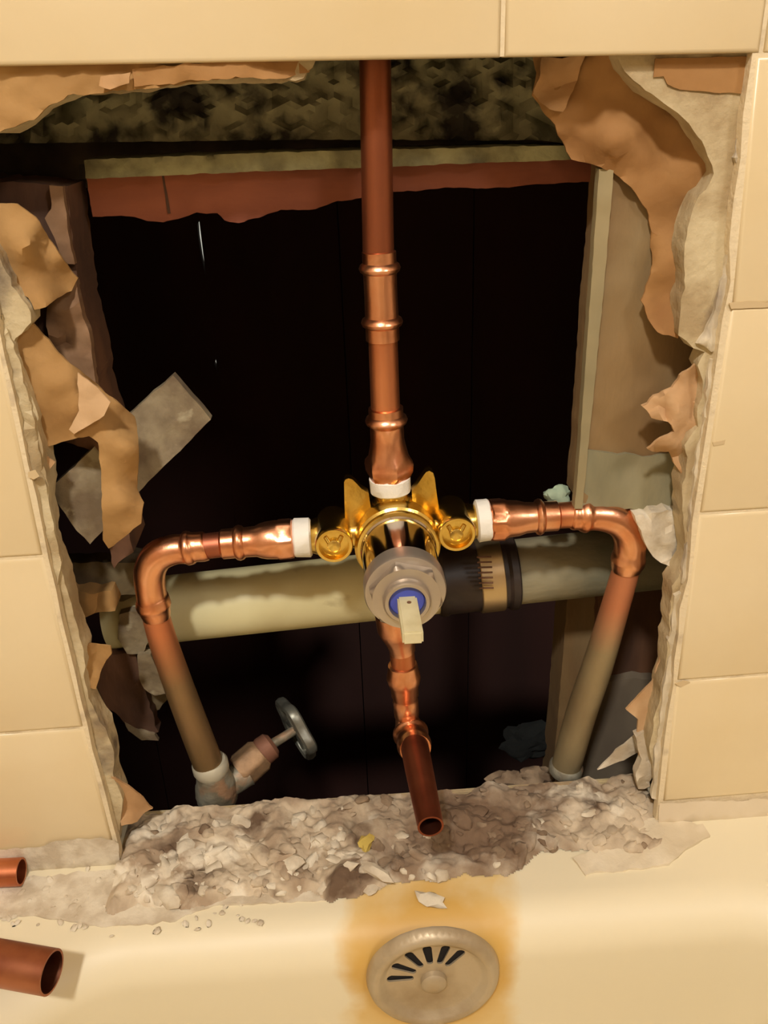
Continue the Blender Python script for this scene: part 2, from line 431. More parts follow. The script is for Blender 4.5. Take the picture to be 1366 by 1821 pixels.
# ------------------------------------------------------------------ boards and studs around the opening
o = sheet('ceiling_lath', [(-60,60),(1060,50),(1056,262),(960,250),(560,248),(-60,256)], .070, .02, DARKP, None, amp=2, grid=11, rough=.009, seed=11)
tag(o, 'dark grey rough mortar slab behind the top of the opening', 'mortar slab')
o = sheet('back_batten', [(-60,245),(1070,232),(1070,288),(140,292),(140,340),(-60,344)], .092, .02, DARKB, None, amp=1, rough=.003, seed=12)
tag(o, 'batten painted dark for the shadow under the mortar slab', 'batten')
o = sheet('plaster_strip', [(150,284),(520,270),(1010,258),(1026,284),(640,298),(152,318)], .058, .030, EDGEP, None, amp=2, step=10, grid=12, rough=.003, seed=13)
tag(o, 'narrow greenish grey plaster strip above the red-brown board', 'plaster strip')
o = sheet('red_board', [(152,306),(640,294),(1030,282),(1072,300),(1076,322),(1020,324),(960,327),(880,334),(800,334),(740,340),(700,342),(640,352),(600,358),(560,372),(530,372),(500,374),(460,386),(425,398),(400,392),(385,380),(350,378),(318,390),(290,396),(262,392),(240,384),(165,386)],
          .064, .008, REDW, None, amp=3, step=8, grid=20, rough=.0015, seed=14)
tag(o, 'red-brown board with ragged lower edge behind the riser', 'board')
sheet('plank_split', [(288,312),(292,312),(303,380),(298,380)], .0635, .002, BROWNW, o, amp=1, grid=0)

o = thing('right_stud'.replace('right_','wall_'), 'weathered brown and greenish stud right of the dark opening, above the iron pipe', 'stud', at(1100,900,.045))
sheet('stud_face', [(1086,300),(1300,290),(1262,560),(1240,760),(1226,905),(1120,904),(1036,905),(1046,800),(1064,560),(1078,420)], .032, .035, STUDW, o, amp=2, grid=30, rough=.002, seed=21)
sheet('green_foot', [(1040,800),(1100,808),(1160,812),(1230,800),(1224,908),(1120,905),(1028,905),(1030,870)], .0305, .004, STUDG, o, amp=4, grid=24, rough=.002, seed=22)
sheet('edge_strip', [(1066,300),(1092,300),(1078,470),(1062,640),(1046,800),(1036,905),(1022,905),(1028,840),(1042,640),(1056,440)], .028, .006, mat('pale_stud_edge', (158,142,104), .8, col2=(132,122,90), scale=18, stretch=(1,1,.4)), o, amp=1, grid=24, rough=.001, seed=23)
o = thing('wall_stud', 'brown lower stud below the iron pipe behind the right drop pipe', 'stud', at(1040,1380,.12))
sheet('stud_face', [(1012,1030),(1090,1030),(1070,1180),(1040,1420),(978,1420),(990,1300),(1000,1180)], .128, .03, STUDW, o, amp=2, grid=30, rough=.002, seed=24)
o = thing('back_board', 'shadowed grey-brown board at lower right between drop pipe and torn edge', 'board', at(1130,1380,.14))
sheet('upper_board', [(1066,980),(1210,980),(1210,1220),(1060,1220)], .120, .015, BROWNW, o, amp=2, grid=30, rough=.002, seed=25)
sheet('lower_board', [(1058,1214),(1130,1206),(1206,1212),(1200,1420),(1030,1420)], .112, .02, mat('grey_tan_board', (138,124,102), .85, col2=(116,102,84), scale=14, stretch=(1,1,.4)), o, amp=3, grid=30, rough=.003, seed=26)
o = sheet('mortar_lump', [(1128,918),(1160,912),(1214,906),(1236,940),(1228,990),(1214,1030),(1192,1010),(1160,990),(1146,960)], .022, .02, WHITE, None, amp=4, step=8, grid=12, rough=.006, seed=27)
tag(o, 'pale mortar lump at the right edge of the opening beside the copper elbow', 'mortar')
o = thing('wall_stud', 'rough brown stud edge at the upper left, behind the torn paper', 'stud', at(150,690,.04))
sheet('stud_face', [(-60,318),(86,328),(118,332),(128,420),(140,500),(150,560),(166,620),(176,690),(206,800),(236,980),(202,1010),(190,960),(160,800),(70,770),(-10,560),(-60,400)], .040, .035, BROWNW, o, amp=5, step=10, grid=26, rough=.003, seed=28)
sheet('split_edge', [(84,540),(104,524),(134,500),(146,560),(160,600),(166,650),(172,694),(150,700),(110,660),(88,620),(82,580)], .034, .006, mat('pale_brown_wood', (150,116,84), .85, col2=(124,92,64), scale=30, bump=.0008), o, amp=3, step=8, grid=14, rough=.004, seed=29)
sheet('splinter', [(88,330),(112,332),(122,420),(132,470),(112,468),(96,420),(80,388),(92,372)], .036, .004, mat('pale_brown_wood', (0,0,0)), o, amp=2, step=8, grid=14, rough=.002, seed=30)
o = sheet('broken_lath', [(308,668),(375,745),(330,792),(255,866),(160,968),(138,944),(85,872),(150,812),(215,750)],
          [(308,668,.070),(375,745,.070),(160,968,.028),(85,872,.028)], .007, GREYW, None, amp=2, step=12, grid=16, rough=.0015, seed=31)
tag(o, 'snapped grey lath sticking diagonally out of the left side of the opening', 'lath')

# left side, lower half: splintered framing
o = thing('splintered_block', 'splintered brown and grey framing at the lower left behind the drop pipe', 'wood block', at(200,1250,.09))
sheet('cross_piece', [(100,1002),(196,1000),(262,1000),(268,1056),(200,1060),(130,1052),(104,1040)], .060, .012, mat('grey_brown_wood', (112,98,70), .9, col2=(84,70,50), scale=30, bump=.001), o, amp=3, step=10, grid=16, rough=.003, seed=32)
sheet('knot_stub', [(118,1046),(160,1056),(200,1050),(210,1066),(204,1086),(170,1092),(140,1100),(124,1092)], .050, .014, TANP, o, amp=3, step=8, grid=12, rough=.005, seed=33)
sheet('upright', [(196,1000),(260,1004),(272,1080),(262,1160),(280,1180),(300,1235),(284,1262),(262,1270),(250,1240),(226,1180),(204,1110)], .078, .02, mat('grey_brown_wood', (0,0,0)), o, amp=4, step=10, grid=16, rough=.004, seed=34)
sheet('face', [(180,1165),(240,1160),(262,1240),(280,1300),(262,1310),(230,1290),(196,1262),(168,1250),(164,1210)], .070, .01, BROWNW, o, amp=4, step=10, grid=16, rough=.004, seed=35)
sheet('loose_strip', [(212,1092),(250,1086),(264,1140),(254,1164),(226,1162),(210,1136)], .066, .006, GREYW, o, amp=3, step=8, grid=12, rough=.002, seed=36)
sheet('loose_strip', [(244,1166),(268,1164),(282,1200),(298,1232),(276,1238),(256,1226),(246,1196)], .064, .006, GREYW, o, amp=3, step=8, grid=12, rough=.002, seed=37)
sheet('curled_strip', [(222,1284),(246,1300),(276,1306),(282,1316),(252,1316),(228,1300)], .068, .003, GREYW, o, amp=2, step=8, grid=12, rough=.002, seed=38)

# ------------------------------------------------------------------ torn facing paper (parts of the wall)
sheet('torn_paper', [(948,98),(1098,98),(1118,134),(1150,158),(1196,188),(1232,222),(1268,268),(1274,308),(1246,360),(1230,402),(1222,470),(1216,560),(1206,602),(1190,596),(1170,592),(1152,566),(1142,536),(1154,500),(1162,470),(1156,440),(1158,410),(1150,372),(1126,334),(1092,308),(1066,298),(1040,290),(1018,284),(1000,250),(986,222),(966,196),(944,168),(956,130)],
      [(948,98,.034),(944,168,.036),(1018,284,.034),(1000,180,.026),(1100,100,.018),(1180,260,.026),(1092,308,.028),(1158,410,.030),(1150,540,.024),(1268,300,.016),(1222,470,.018),(1200,600,.012),(1100,250,.018)],
      .0012, ORNP, wall, amp=4, step=9, grid=20, rough=.003, seed=41)
sheet('torn_paper', [(962,102),(1040,100),(1020,160),(1000,200),(976,196),(950,166),(962,130)], [(962,102,.030),(1040,100,.021),(950,166,.030),(1000,200,.024)], .001, PINKP, wall, amp=4, step=9, grid=16, rough=.003, seed=42)
sheet('paper_patch', [(1166,104),(1338,100),(1336,136),(1324,166),(1270,164),(1210,160),(1188,150),(1180,136),(1162,138)], .0062, .0006, ORNP, wall, amp=2, step=9, grid=18, rough=.0004, seed=43)
sheet('torn_paper', [(1142,726),(1164,706),(1196,690),(1216,660),(1244,640),(1256,690),(1246,722),(1248,762),(1220,792),(1226,830),(1214,846),(1190,806),(1150,800),(1176,780),(1200,768),(1188,752),(1160,746)],
      [(1142,726,.012),(1244,640,.014),(1200,730,.006),(1246,722,.014),(1214,840,.014)], .002, PINKP, wall, amp=5, step=8, grid=12, rough=.006, seed=44)
sheet('torn_paper', [(1112,1262),(1136,1236),(1160,1214),(1180,1150),(1190,1160),(1184,1230),(1168,1270),(1152,1330),(1140,1360),(1130,1310),(1136,1280)], [(1112,1262,.020),(1180,1150,.016),(1140,1360,.020)], .0015, PINKP, wall, amp=3, step=8, grid=12, rough=.003, seed=45)
sheet('paper_sliver', [(1062,1370),(1096,1334),(1130,1308),(1152,1300),(1146,1330),(1110,1352)], .030, .0012, WHITE, wall, amp=2, step=8, grid=12, rough=.002, seed=46)
sheet('plaster_tongue', [(1130,1310),(1160,1288),(1178,1230),(1188,1240),(1174,1320),(1156,1400),(1136,1402),(1128,1372),(1140,1350)], .016, .006, WHITE, wall, amp=5, step=8, grid=12, rough=.005, seed=47)
sheet('torn_paper', [(-50,362),(30,362),(62,386),(92,432),(112,462),(138,496),(128,516),(102,530),(82,546),(62,552),(50,530),(20,510),(-6,450),(-50,400)],
      [(-50,362,.020),(30,362,.018),(92,432,.026),(138,496,.034),(62,552,.010),(40,440,.008),(0,460,.018)], .0014, TANP, wall, amp=3, step=9, grid=14, rough=.002, seed=48)
sheet('torn_paper', [(24,604),(58,576),(86,606),(116,640),(150,668),(178,692),(214,720),(240,742),(246,800),(243,870),(256,896),(250,930),(216,960),(192,976),(184,962),(181,900),(180,850),(174,786),(158,776),(118,784),(76,796),(68,756),(56,700),(36,640)],
      [(24,604,.012),(58,576,.018),(178,692,.028),(120,690,.008),(76,796,.014),(145,720,.006),(240,742,.034),(180,800,.012),(215,800,.004),(246,860,.020),(192,976,.018),(215,900,.004),(250,920,.010)], .0016, TANP, wall, amp=3, step=9, grid=14, rough=.002, seed=49)
sheet('lit_paper_face', [(138,664),(172,688),(196,716),(186,740),(150,762),(132,772),(122,764),(140,730)], [(138,664,.006),(196,716,.006),(122,764,.006)], .001, PINKP, wall, amp=2, step=9, grid=12, rough=.002, seed=50)  # lit face of the flap, its light put in as a paler sheet
sheet('torn_paper', [(72,804),(98,822),(80,846),(72,846)], .012, .001, PINKP, wall, amp=2, step=8, grid=10, seed=51)
sheet('torn_paper', [(128,1148),(160,1146),(196,1150),(198,1162),(182,1190),(170,1226),(150,1222),(140,1190)], [(128,1148,.010),(198,1160,.024),(150,1222,.012)], .0014, TANP, wall, amp=3, step=8, grid=12, rough=.003, seed=52)
sheet('torn_paper', [(200,1380),(236,1404),(272,1438),(256,1446),(244,1462),(214,1470),(206,1420)], [(200,1380,.008),(272,1438,.020),(214,1470,.008)], .0014, PINKP, wall, amp=3, step=8, grid=12, rough=.003, seed=53)
sheet('torn_paper', [(182,1310),(198,1330),(206,1352),(200,1392),(188,1350)], [(182,1310,.008),(206,1350,.016)], .0014, TANP, wall, amp=3, step=8, grid=12, rough=.002, seed=54)
sheet('torn_paper', [(-50,100),(330,100),(556,92),(556,118),(540,136),(480,142),(420,140),(330,146),(262,158),(200,162),(130,168),(94,184),(60,212),(0,234),(-50,240)], [(-50,100,.005),(540,136,.010),(262,158,.004),(0,234,.004),(330,100,.006)], .0014, TANP, wall, amp=5, step=9, grid=16, rough=.0022, seed=55)
sheet('torn_paper', [(236,122),(556,98),(550,130),(500,140),(420,138),(360,142),(300,148),(240,152)], [(236,122,.0035),(556,98,.007),(400,140,.002)], .001, ORNP, wall, amp=5, step=9, grid=16, rough=.0016, seed=56)
sheet('torn_paper', [(178,136),(232,128),(230,148),(196,160),(176,152)], .0005, .001, PINKP, wall, amp=3, step=8, grid=12, rough=.001, seed=57)

# ------------------------------------------------------------------ waste pipe run
t = thing('plastic_waste_pipe', 'cream plastic waste pipe behind the left copper arm', 'pipe', at(500,1120,.09))
pipe('pipe_barrel', along((196,1094,.09),(800,1029,.09), [(0,120),(1,120)]), PVC, t, seg=40, straight=True)
t = thing('iron_waste_pipe', 'grey iron waste pipe right of the rubber coupling', 'pipe', at(1000,1050,.09))
pipe('pipe_barrel', along((880,1021,.09),(1270,979,.09), [(0,116),(1,118)]), GALV, t, seg=40, straight=True)
t = thing('rubber_coupling', 'black rubber coupling with steel clamp joining the two waste pipes', 'coupling', at(845,1060,.09))
pipe('sleeve', along((776,1031,.09),(916,1016,.09), [(0,128),(.03,134),(.1,134),(.14,128),(.5,128),(.56,126),(.86,126),(.90,136),(.98,136),(1,130)]), RUBBER, t, seg=40, straight=True)
cb = pipe('clamp_band', along((848,1024,.09),(890,1019,.09), [(0,131),(.04,134),(.96,134),(1,131)]), STEEL, t, seg=40, straight=True)
for k in range(7):
    a0 = at(861+k*.7, 991+k*9.2, .0605+abs(k-3)*.0007+.0005); 
    link('band_slot', sweep([(a0+Vector((-.0045,0,.0004)), .0006),(a0+Vector((.0045,0,0)), .0006)], seg=8), BROWNW, cb)
pipe('clamp_screw', along((842,1078,.075),(892,1074,.075), [(0,14),(.3,14),(.32,22),(.9,22),(.92,10),(1,10)]), STEEL, t, seg=16, straight=True)

# ------------------------------------------------------------------ copper lines
YP = .035
t = thing('copper_riser', 'vertical copper riser from the top of the valve to above the opening', 'pipe', at(694,875,YP))
topc = at(667,104,YP)
link('upper_tube', sweep([(topc+Vector((-.004,0,.42)), rad(57,topc)), (topc, rad(57,topc)), (at(673,450,YP), rad(56,at(673,450,YP)))], seg=32), mat('riser_copper', (156,92,62), .42, .85, col2=(122,68,46), scale=20, stretch=(1,1,.3), lo=.4, hi=.7), t)
a, b = (674,446,YP), (681,606,YP)
pipe('coupling', along(a, b, [(0,56),(.01,61),(.12,61)]+bead(.19,61,75,.06)+[(.28,60),(.5,59),(.72,60)]+bead(.79,60,75,.06)+[(.88,60),(.99,60),(1,52)]), COPPER, t, seg=40, straight=True)
pipe('short_tube', along((681,600,YP),(686,735,YP), [(0,52),(1,52)]), COPTUBE, t, straight=True)
pipe('adapter', along((686,724,YP),(693,850,YP), [(0,54),(.01,62),(.1,62)]+bead(.18,62,76,.07)+[(.27,60),(.45,60),(.55,64),(.68,72),(.74,86),(.80,89),(.90,86),(.96,78),(1,70)]), COPPER, t, seg=48, straight=True, hexa=(12,15))
pipe('thread_tape', along((693,846,YP),(695,874,YP), [(0,66),(.1,74),(.5,73),(.9,72),(1,66)]), TAPE, t, seg=32, straight=True, lump=.0006)

t = thing('supply_pipe', 'left copper arm curving down from the valve to the grey stop valve', 'pipe', at(360,1360,.055))
pipe('thread_tape', along((554,955,YP),(522,957,YP), [(0,62),(.1,70),(.9,70),(1,64)]), TAPE, t, seg=32, straight=True, lump=.0006)
pipe('adapter', along((523,957,YP),(392,968,YP), [(0,62),(.02,71),(.06,76),(.20,76),(.24,70),(.38,67),(.46,62),(.52,55),(.62,54)]+bead(.74,54,64,.07)+[(.84,54),(.97,54),(1,46)]), COPPER, t, seg=48, straight=True, hexa=(2,3))
pipe('short_tube', along((396,968,YP),(352,973,YP), [(0,46),(1,46)]), COPDARK, t, straight=True)
e = [(368,971,YP,50),(362,972,YP,54),(346,973,YP,54),(340,974,YP,60),(332,975,YP,62),(325,976,YP,54),(312,977,YP,54),(296,981,YP,56),(281,989,YP,57),(271,1002,YP,57),(266,1020,YP,56),(267,1042,YP,54),(270,1060,YP,54),(272,1066,YP,58),(273,1076,YP,62),(275,1084,YP,56),(277,1092,YP,52),(278,1098,YP,48)]
pipe('elbow', e, COPPER, t, dense=3, seg=36)
pipe('drop_tube', [(275,1086,YP,48),(290,1140,.038,50),(318,1220,.044,52),(348,1300,.050,53),(372,1362,.055,53)], patina('left_drop_copper', at(315,1210,.043).z, at(284,1115,.037).z, (206,128,84), (158,126,88), (130,106,70)), t, dense=4)
t = thing('supply_pipe', 'right copper arm curving down from the valve in front of the iron pipe', 'pipe', at(1005,1372,.06))
pipe('thread_tape', along((846,927,YP),(872,924,YP), [(0,66),(.1,76),(.9,76),(1,70)]), TAPE, t, seg=32, straight=True, lump=.0009)
pipe('adapter', along((868,925,YP),(994,917,YP), [(0,70),(.03,76),(.06,80),(.20,80),(.24,72),(.28,67),(.42,64),(.53,56),(.64,54)]+bead(.72,54,66,.06)+[(.80,54),(.97,54),(1,46)]), COPPER, t, seg=48, straight=True, hexa=(2,3))
pipe('short_tube', along((990,917,YP),(1026,915,YP), [(0,47),(1,47)]), COPTUBE, t, straight=True)
e = [(1014,916,YP,48),(1019,916,YP,54),(1028,916,YP,54),(1034,916,YP,60),(1042,916,YP,64),(1050,916,YP,56),(1064,916,YP,56),(1084,919,YP,58),(1103,928,YP,58),(1116,943,YP,58),(1121,962,YP,57),(1120,980,YP,56),(1118,990,YP,60),(1117,998,YP,61),(1115,1006,YP,56),(1114,1014,YP,50)]
pipe('elbow', e, COPPER, t, dense=3, seg=36)
pipe('drop_tube', [(1116,1004,YP,48),(1096,1074,.040,50),(1064,1180,.048,54),(1034,1268,.055,54),(1006,1366,.060,52)], patina('right_drop_copper', at(1070,1150,.046).z, at(1098,1070,.040).z, (200,128,88), (168,150,112), (140,118,84), .5, .4), t, dense=4)
pipe('end_collar', along((1008,1358,.060),(1005,1374,.060), [(0,54),(.2,60),(.8,60),(1,54)]), OLDZINC, t, straight=True)

t = thing('copper_spout_stub', 'open-ended copper spout stub hanging below the valve over the ledge', 'pipe', at(720,1200,YP))
pipe('adapter', along((702,1088,YP),(716,1158,YP), [(0,72),(.4,74),(.55,66),(.8,50),(1,46)]), COPPER, t, seg=32, straight=True)
pipe('short_tube', along((713,1140,YP),(718,1190,YP), [(0,44),(1,44)]), COPTUBE, t, straight=True)
pipe('coupling', along((716,1180,YP),(724,1282,YP), [(0,44),(.02,52),(.14,56),(.2,60),(.26,61),(.34,56),(.4,50),(.55,48),(.58,44),(.62,44),(.66,46),(.9,44),(.93,38),(1,38)]), COPPER, t, seg=36, straight=True)
elb = [(723,1270,YP,40),(725,1284,YP,44),(727,1292,.034,54),(729,1300,.031,62),(731,1306,.028,64),(733,1313,.024,56),(735,1319,.020,60),(737,1326,.016,62),(739,1332,.012,56)]
pipe('elbow', elb, COPPER, t, dense=3, seg=36)
sp = pxs([(737,1326,.014,50),(745,1366,-.006,50),(766,1470,-.052,47)])
link('stub_tube', sweep(sp, seg=40, hollow=.0011, straight=True), COPDARK, t)

# ------------------------------------------------------------------ mixing valve
bx, bz = -.159, .203
t = thing('mixing_valve', 'brass and chrome shower mixing valve in the middle of the copper pipes', 'valve', (bx, .03, bz))
D = (0,-1,0)
link('body', sweep(axial((bx,.062,bz), D, [(0,.014),(.004,.019),(.018,.021),(.034,.0225),(.038,.0235),(.046,.0235),(.047,.0222),(.050,.0222),(.0505,.0205)]), seg=56), BRASS, t)
p0 = at(695,868,YP); p1 = Vector((bx,YP,bz+.01))
link('top_port', sweep([(p0, rad(58,p0)),(p0+(p1-p0)*.3, rad(62,p0)),(p0+(p1-p0)*.35, rad(76,p0)),(p1, rad(80,p0))], seg=36, straight=True), BRASS, t)
for (qx, qy, sgn) in ((550,955,-1),(850,926,1)):
    p0 = at(qx, qy, YP); p1 = Vector((bx+sgn*.012, YP, bz))
    link('side_port', sweep([(p0, rad(56,p0)),(p0+(p1-p0)*.12, rad(66,p0)),(p0+(p1-p0)*.22, rad(66,p0)),(p0+(p1-p0)*.26, rad(50,p0)),(p1, rad(54,p0))], seg=36, straight=True), BRASS, t)
for (qx, qy) in ((594,970),(813,950)):
    c = at(qx, qy, .010); R = rad(68, c)
    s = link('screw_stop', sweep(axial((c.x,.040,c.z), D, [(0,R*.9),(.022,R*.9),(.025,R),(.030,R),(.031,R*.94),(.031,R*.80),(.0265,R*.76),(.0265,R*.3)]), seg=36), BRASS, t)
    link('screw_head', sweep(axial((c.x,.0145,c.z-R*.15), D, [(0,R*.36),(.003,R*.36),(.0035,R*.28)]), seg=20), BRASS, s)
    link('slot_wing', sweep([(Vector((c.x-R*.42,.0138,c.z+R*.35)), R*.13),(Vector((c.x-R*.18,.0130,c.z-R*.1)), R*.13)], seg=12), BRASS, s)
    link('slot_wing', sweep([(Vector((c.x+R*.42,.0138,c.z+R*.35)), R*.13),(Vector((c.x+R*.18,.0130,c.z-R*.1)), R*.13)], seg=12), BRASS, s)
def zp(l): return [(530+a/3.903, 800+b/3.903) for a, b in l]
sheet('mounting_lug', zp([(320,225),(330,206),(350,198),(378,206),(405,232),(440,270),(490,300),(505,400),(500,520),(420,560),(330,520),(324,400)]), .030, .006, BRASS, t, amp=0, grid=14, step=8)
sheet('mounting_lug', zp([(790,290),(830,240),(870,180),(890,154),(912,146),(938,160),(950,200),(962,300),(978,400),(1000,520),(900,560),(800,420)]), .030, .006, BRASS, t, amp=0, grid=14, step=8)
link('sleeve', sweep(axial((bx,.013,bz), D, [(0,.0202),(.002,.0206),(.003,.0198),(.035,.0198),(.036,.0190)]), seg=64), CHROME, t)
nut = link('retaining_nut', sweep(axial((bx,-.022,bz), D, [(0,.0195),(.0005,.0206),(.009,.0206),(.0105,.0200),(.0108,.0192),(.0108,.0125)]), seg=64), SATIN, t)
nm = sweep(axial((bx,-.032,bz), D, [(0,.0186),(.0052,.0186),(.0068,.0168),(.0069,.0110)]), seg=72, hexa=(0,1))
link('hex_flats', nm, SATIN, nut)
link('collar', sweep(axial((bx,-.037,bz), D, [(0,.0118),(.0045,.0118),(.006,.0108),(.006,.0092),(.001,.0088)]), seg=48), SATIN, t)
link('blue_ring', sweep(axial((bx,-.037,bz), D, [(0,.0090),(.0028,.0090),(.0036,.0082),(.0036,.0040)]), seg=48), BLUE, t)
st_ = box('stem', (bx-.0048,-.0715,bz-.0042), (bx+.0048,-.036,bz+.0026), STEMM, t, bev=.0009)
link('stem_hole', sweep([(Vector((bx+.0006,-.046,bz+.0022)), .0011),(Vector((bx+.0006,-.046,bz+.0028)), .0011)], seg=14), BROWNW, st_)

# ------------------------------------------------------------------ old stop valve behind the sill
t = thing('stop_valve', 'old grey stop valve with lobed handle at the foot of the left drop pipe', 'valve', at(385,1430,.06))
pipe('collar', along((372,1352,.055),(377,1374,.055), [(0,56),(.2,64),(.7,64),(1,56)]), mat('pale_zinc', (196,190,168), .6, .3), t, straight=True)
pipe('body', [(376,1366,.055,58),(380,1382,.056,60),(384,1396,.058,72),(386,1412,.060,74),(388,1428,.060,62),(389,1436,.060,40)], OLDZINC, t, dense=3, lump=.001)
pipe('branch', [(392,1404,.060,46),(420,1385,.066,50),(438,1372,.070,54)], OLDZINC, t, dense=2, lump=.0008)
pipe('packing_nut', along((428,1372,.070),(466,1338,.078), [(0,58),(.1,64),(.85,62),(1,50)]), mat('rusty_brass', (168,134,98), .6, .4, col2=(134,106,78), scale=60, bump=.0006), t, hexa=(1,2), straight=True, seg=36)
pipe('bonnet', along((460,1342,.078),(486,1322,.084), [(0,44),(.3,52),(.8,50),(1,36)]), mat('rusty_red', (140,96,74), .65, .4, col2=(110,74,56), scale=60), t, straight=True)
pipe('spindle', along((480,1326,.084),(528,1296,.094), [(0,18),(1,16)]), OLDZINC, t, straight=True)
hc = at(528,1296,.094); ax = (at(528,1296,.094)-at(480,1326,.084)).normalized()
uu = ax.cross(Vector((0,0,1))).normalized(); vv = ax.cross(uu).normalized()
# lobed wheel
vs_, fs = [], []; n = 48; R0 = rad(104, hc)
ringsv = []
for i in range(n):
    a = 2*math.pi*i/n; rr = R0*(1+.10*math.cos(5*a))
    cpt = hc + (uu*math.cos(a)+vv*math.sin(a))*rr; rd = (uu*math.cos(a)+vv*math.sin(a))
    idx = []
    for k in range(8):
        b = 2*math.pi*k/8; idx.append(len(vs_)); vs_.append(cpt + rd*math.cos(b)*.0030 + ax*math.sin(b)*.0042)
    ringsv.append(idx)
for i in range(n):
    A, B = ringsv[i], ringsv[(i+1)%n]
    for k in range(8): fs.append((A[k], A[(k+1)%8], B[(k+1)%8], B[k]))
HM = mat('handle_metal', (132,132,120), .4, .6, col2=(100,98,88), scale=60)
hw = link('handle', smooth_angle(recalc(mesh(vs_, fs))), HM, t)
for k in range(5):
    a = 2*math.pi*k/5+.3
    link('spoke', sweep([(hc, .003),(hc+(uu*math.cos(a)+vv*math.sin(a))*R0, .0024)], seg=10), HM, hw)

# small things in the opening
def lump(name, c, r, m, parent=None, seed=0, sub=3, squash=(1,1,1), amp=.35, rot=0):
    bm = bmesh.new(); bmesh.ops.create_icosphere(bm, subdivisions=sub, radius=1)
    for v_ in bm.verts:
        k = 1+amp*noise.fractal(v_.co*1.5+Vector((seed*7.3,0,0)), 1, 2, 3)
        q = Vector([v_.co[i]*squash[i]*k*r for i in range(3)]); q.rotate(Matrix.Rotation(rot,3,'Z')); v_.co = q+c
    me = bpy.data.meshes.new('m'); bm.to_mesh(me); bm.free(); smooth_angle(me, 40)
    return link(name, me, m, parent)
o = lump('putty_lump', at(992,882,.050), .0078, MINT, seed=3, squash=(1,.7,.75)); tag(o, 'pale mint putty lump behind the right copper arm', 'putty')
o = lump('insulation_clump', at(938,1318,.16), .020, GREENM, seed=5, squash=(1.1,.7,.6), amp=.7); tag(o, 'dark green clump deep in the cavity left of the right drop pipe', 'clump')  # dark clump of loose insulation
for (px, py, r, s, lb) in ((900,1388,.009,1,'small grey-brown mortar crumb lying behind the ledge, farther from the drop pipe'),(945,1382,.010,2,'grey-brown mortar crumb lying behind the ledge, nearer the right drop pipe')):
    o = lump('mortar_crumb', at(px,py,.075), r, BROWNR, seed=s, squash=(1.3,.8,.7), amp=.6); tag(o, lb, 'mortar')

# ------------------------------------------------------------------ bathtub
BX0, BX1, BY0, BY1, RC = -.405, .105, -.044, -1.30, .085
OX0, OX1, OY0, OY1 = PX0+.002, .185, .034, -1.42
NA = 14
def rrect(ins, rc=None):
    r = max((rc or RC)-ins, .012); x0, x1, y0, y1 = BX0+ins, BX1-ins, BY1+ins, BY0-ins; out = []
    for cx, cy, a0 in ((x1-r,y1-r,0),(x0+r,y1-r,90),(x0+r,y0+r,180),(x1-r,y0+r,270)):
        for k in range(NA+1):
            a = math.radians(a0+90*k/NA); out.append((cx+r*math.cos(a), cy+r*math.sin(a)))
        # straight points between corners
    res = []
    n = len(out)
    for i in range(n):
        a, b = out[i], out[(i+1)%n]; res.append(a)
        if math.hypot(b[0]-a[0], b[1]-a[1]) > .05 and (i+1) % (NA+1) == 0:
            for k in range(1, 8): res.append((a[0]+(b[0]-a[0])*k/8, a[1]+(b[1]-a[1])*k/8))
    return res
prof = []
re = .026
for k in range(9):
    a = math.radians(88*k/8); prof.append((re*math.sin(a), -re*(1-math.cos(a))))
i0, z0_ = prof[-1]
for k in range(1, 9): prof.append((i0+.004*k/8*1.0, z0_-.22*k/8))
i1, z1_ = prof[-1]; rf = .06
for k in range(1, 8):
    a = math.radians(80*k/7); prof.append((i1+rf*(1-math.cos(a)), z1_-rf*math.sin(a)))
loops = [rrect(i_) for i_, _ in prof]
vs_, fs = [], []; m_ = len(loops[0])
for L_, (_, z) in zip(loops, prof): vs_ += [Vector((x, y, z)) for x, y in L_]
for k in range(len(loops)-1):
    for i in range(m_): fs.append((k*m_+i, k*m_+(i+1)%m_, (k+1)*m_+(i+1)%m_, (k+1)*m_+i))
fs.append(tuple(range((len(loops)-1)*m_, len(loops)*m_)))
# flat rim out to the rectangle, then down
b = len(vs_)
cxm, cym = (BX0+BX1)/2, (BY0+BY1)/2
for x, y in loops[0]:
    dx, dy = x-cxm, y-cym
    s = min(((OX1-cxm) if dx > 0 else (OX0-cxm))/dx if abs(dx) > 1e-6 else 1e9, ((OY0-cym) if dy > 0 else (OY1-cym))/dy if abs(dy) > 1e-6 else 1e9)
    vs_.append(Vector((cxm+dx*s, cym+dy*s, 0)))
for i in range(m_): fs.append((i, (i+1)%m_, b+(i+1)%m_, b+i))
c2 = len(vs_); vs_ += [Vector((p.x, p.y, -.035)) for p in vs_[b:b+m_]]
for i in range(m_): fs.append((b+i, b+(i+1)%m_, c2+(i+1)%m_, c2+i))
tub = thing('bathtub', 'cream enamel bathtub with a rust stained end below the opening', 'bathtub', (cxm, cym, -.458))
shell = smooth_angle(recalc(mesh(vs_, fs)), 60)
# enamel with a rust stain around the overflow
pc = Vector((0,0,0))
nrm = Vector((0, -math.cos(math.radians(7)), math.sin(math.radians(7)))).normalized()
d = ray(770,1731)
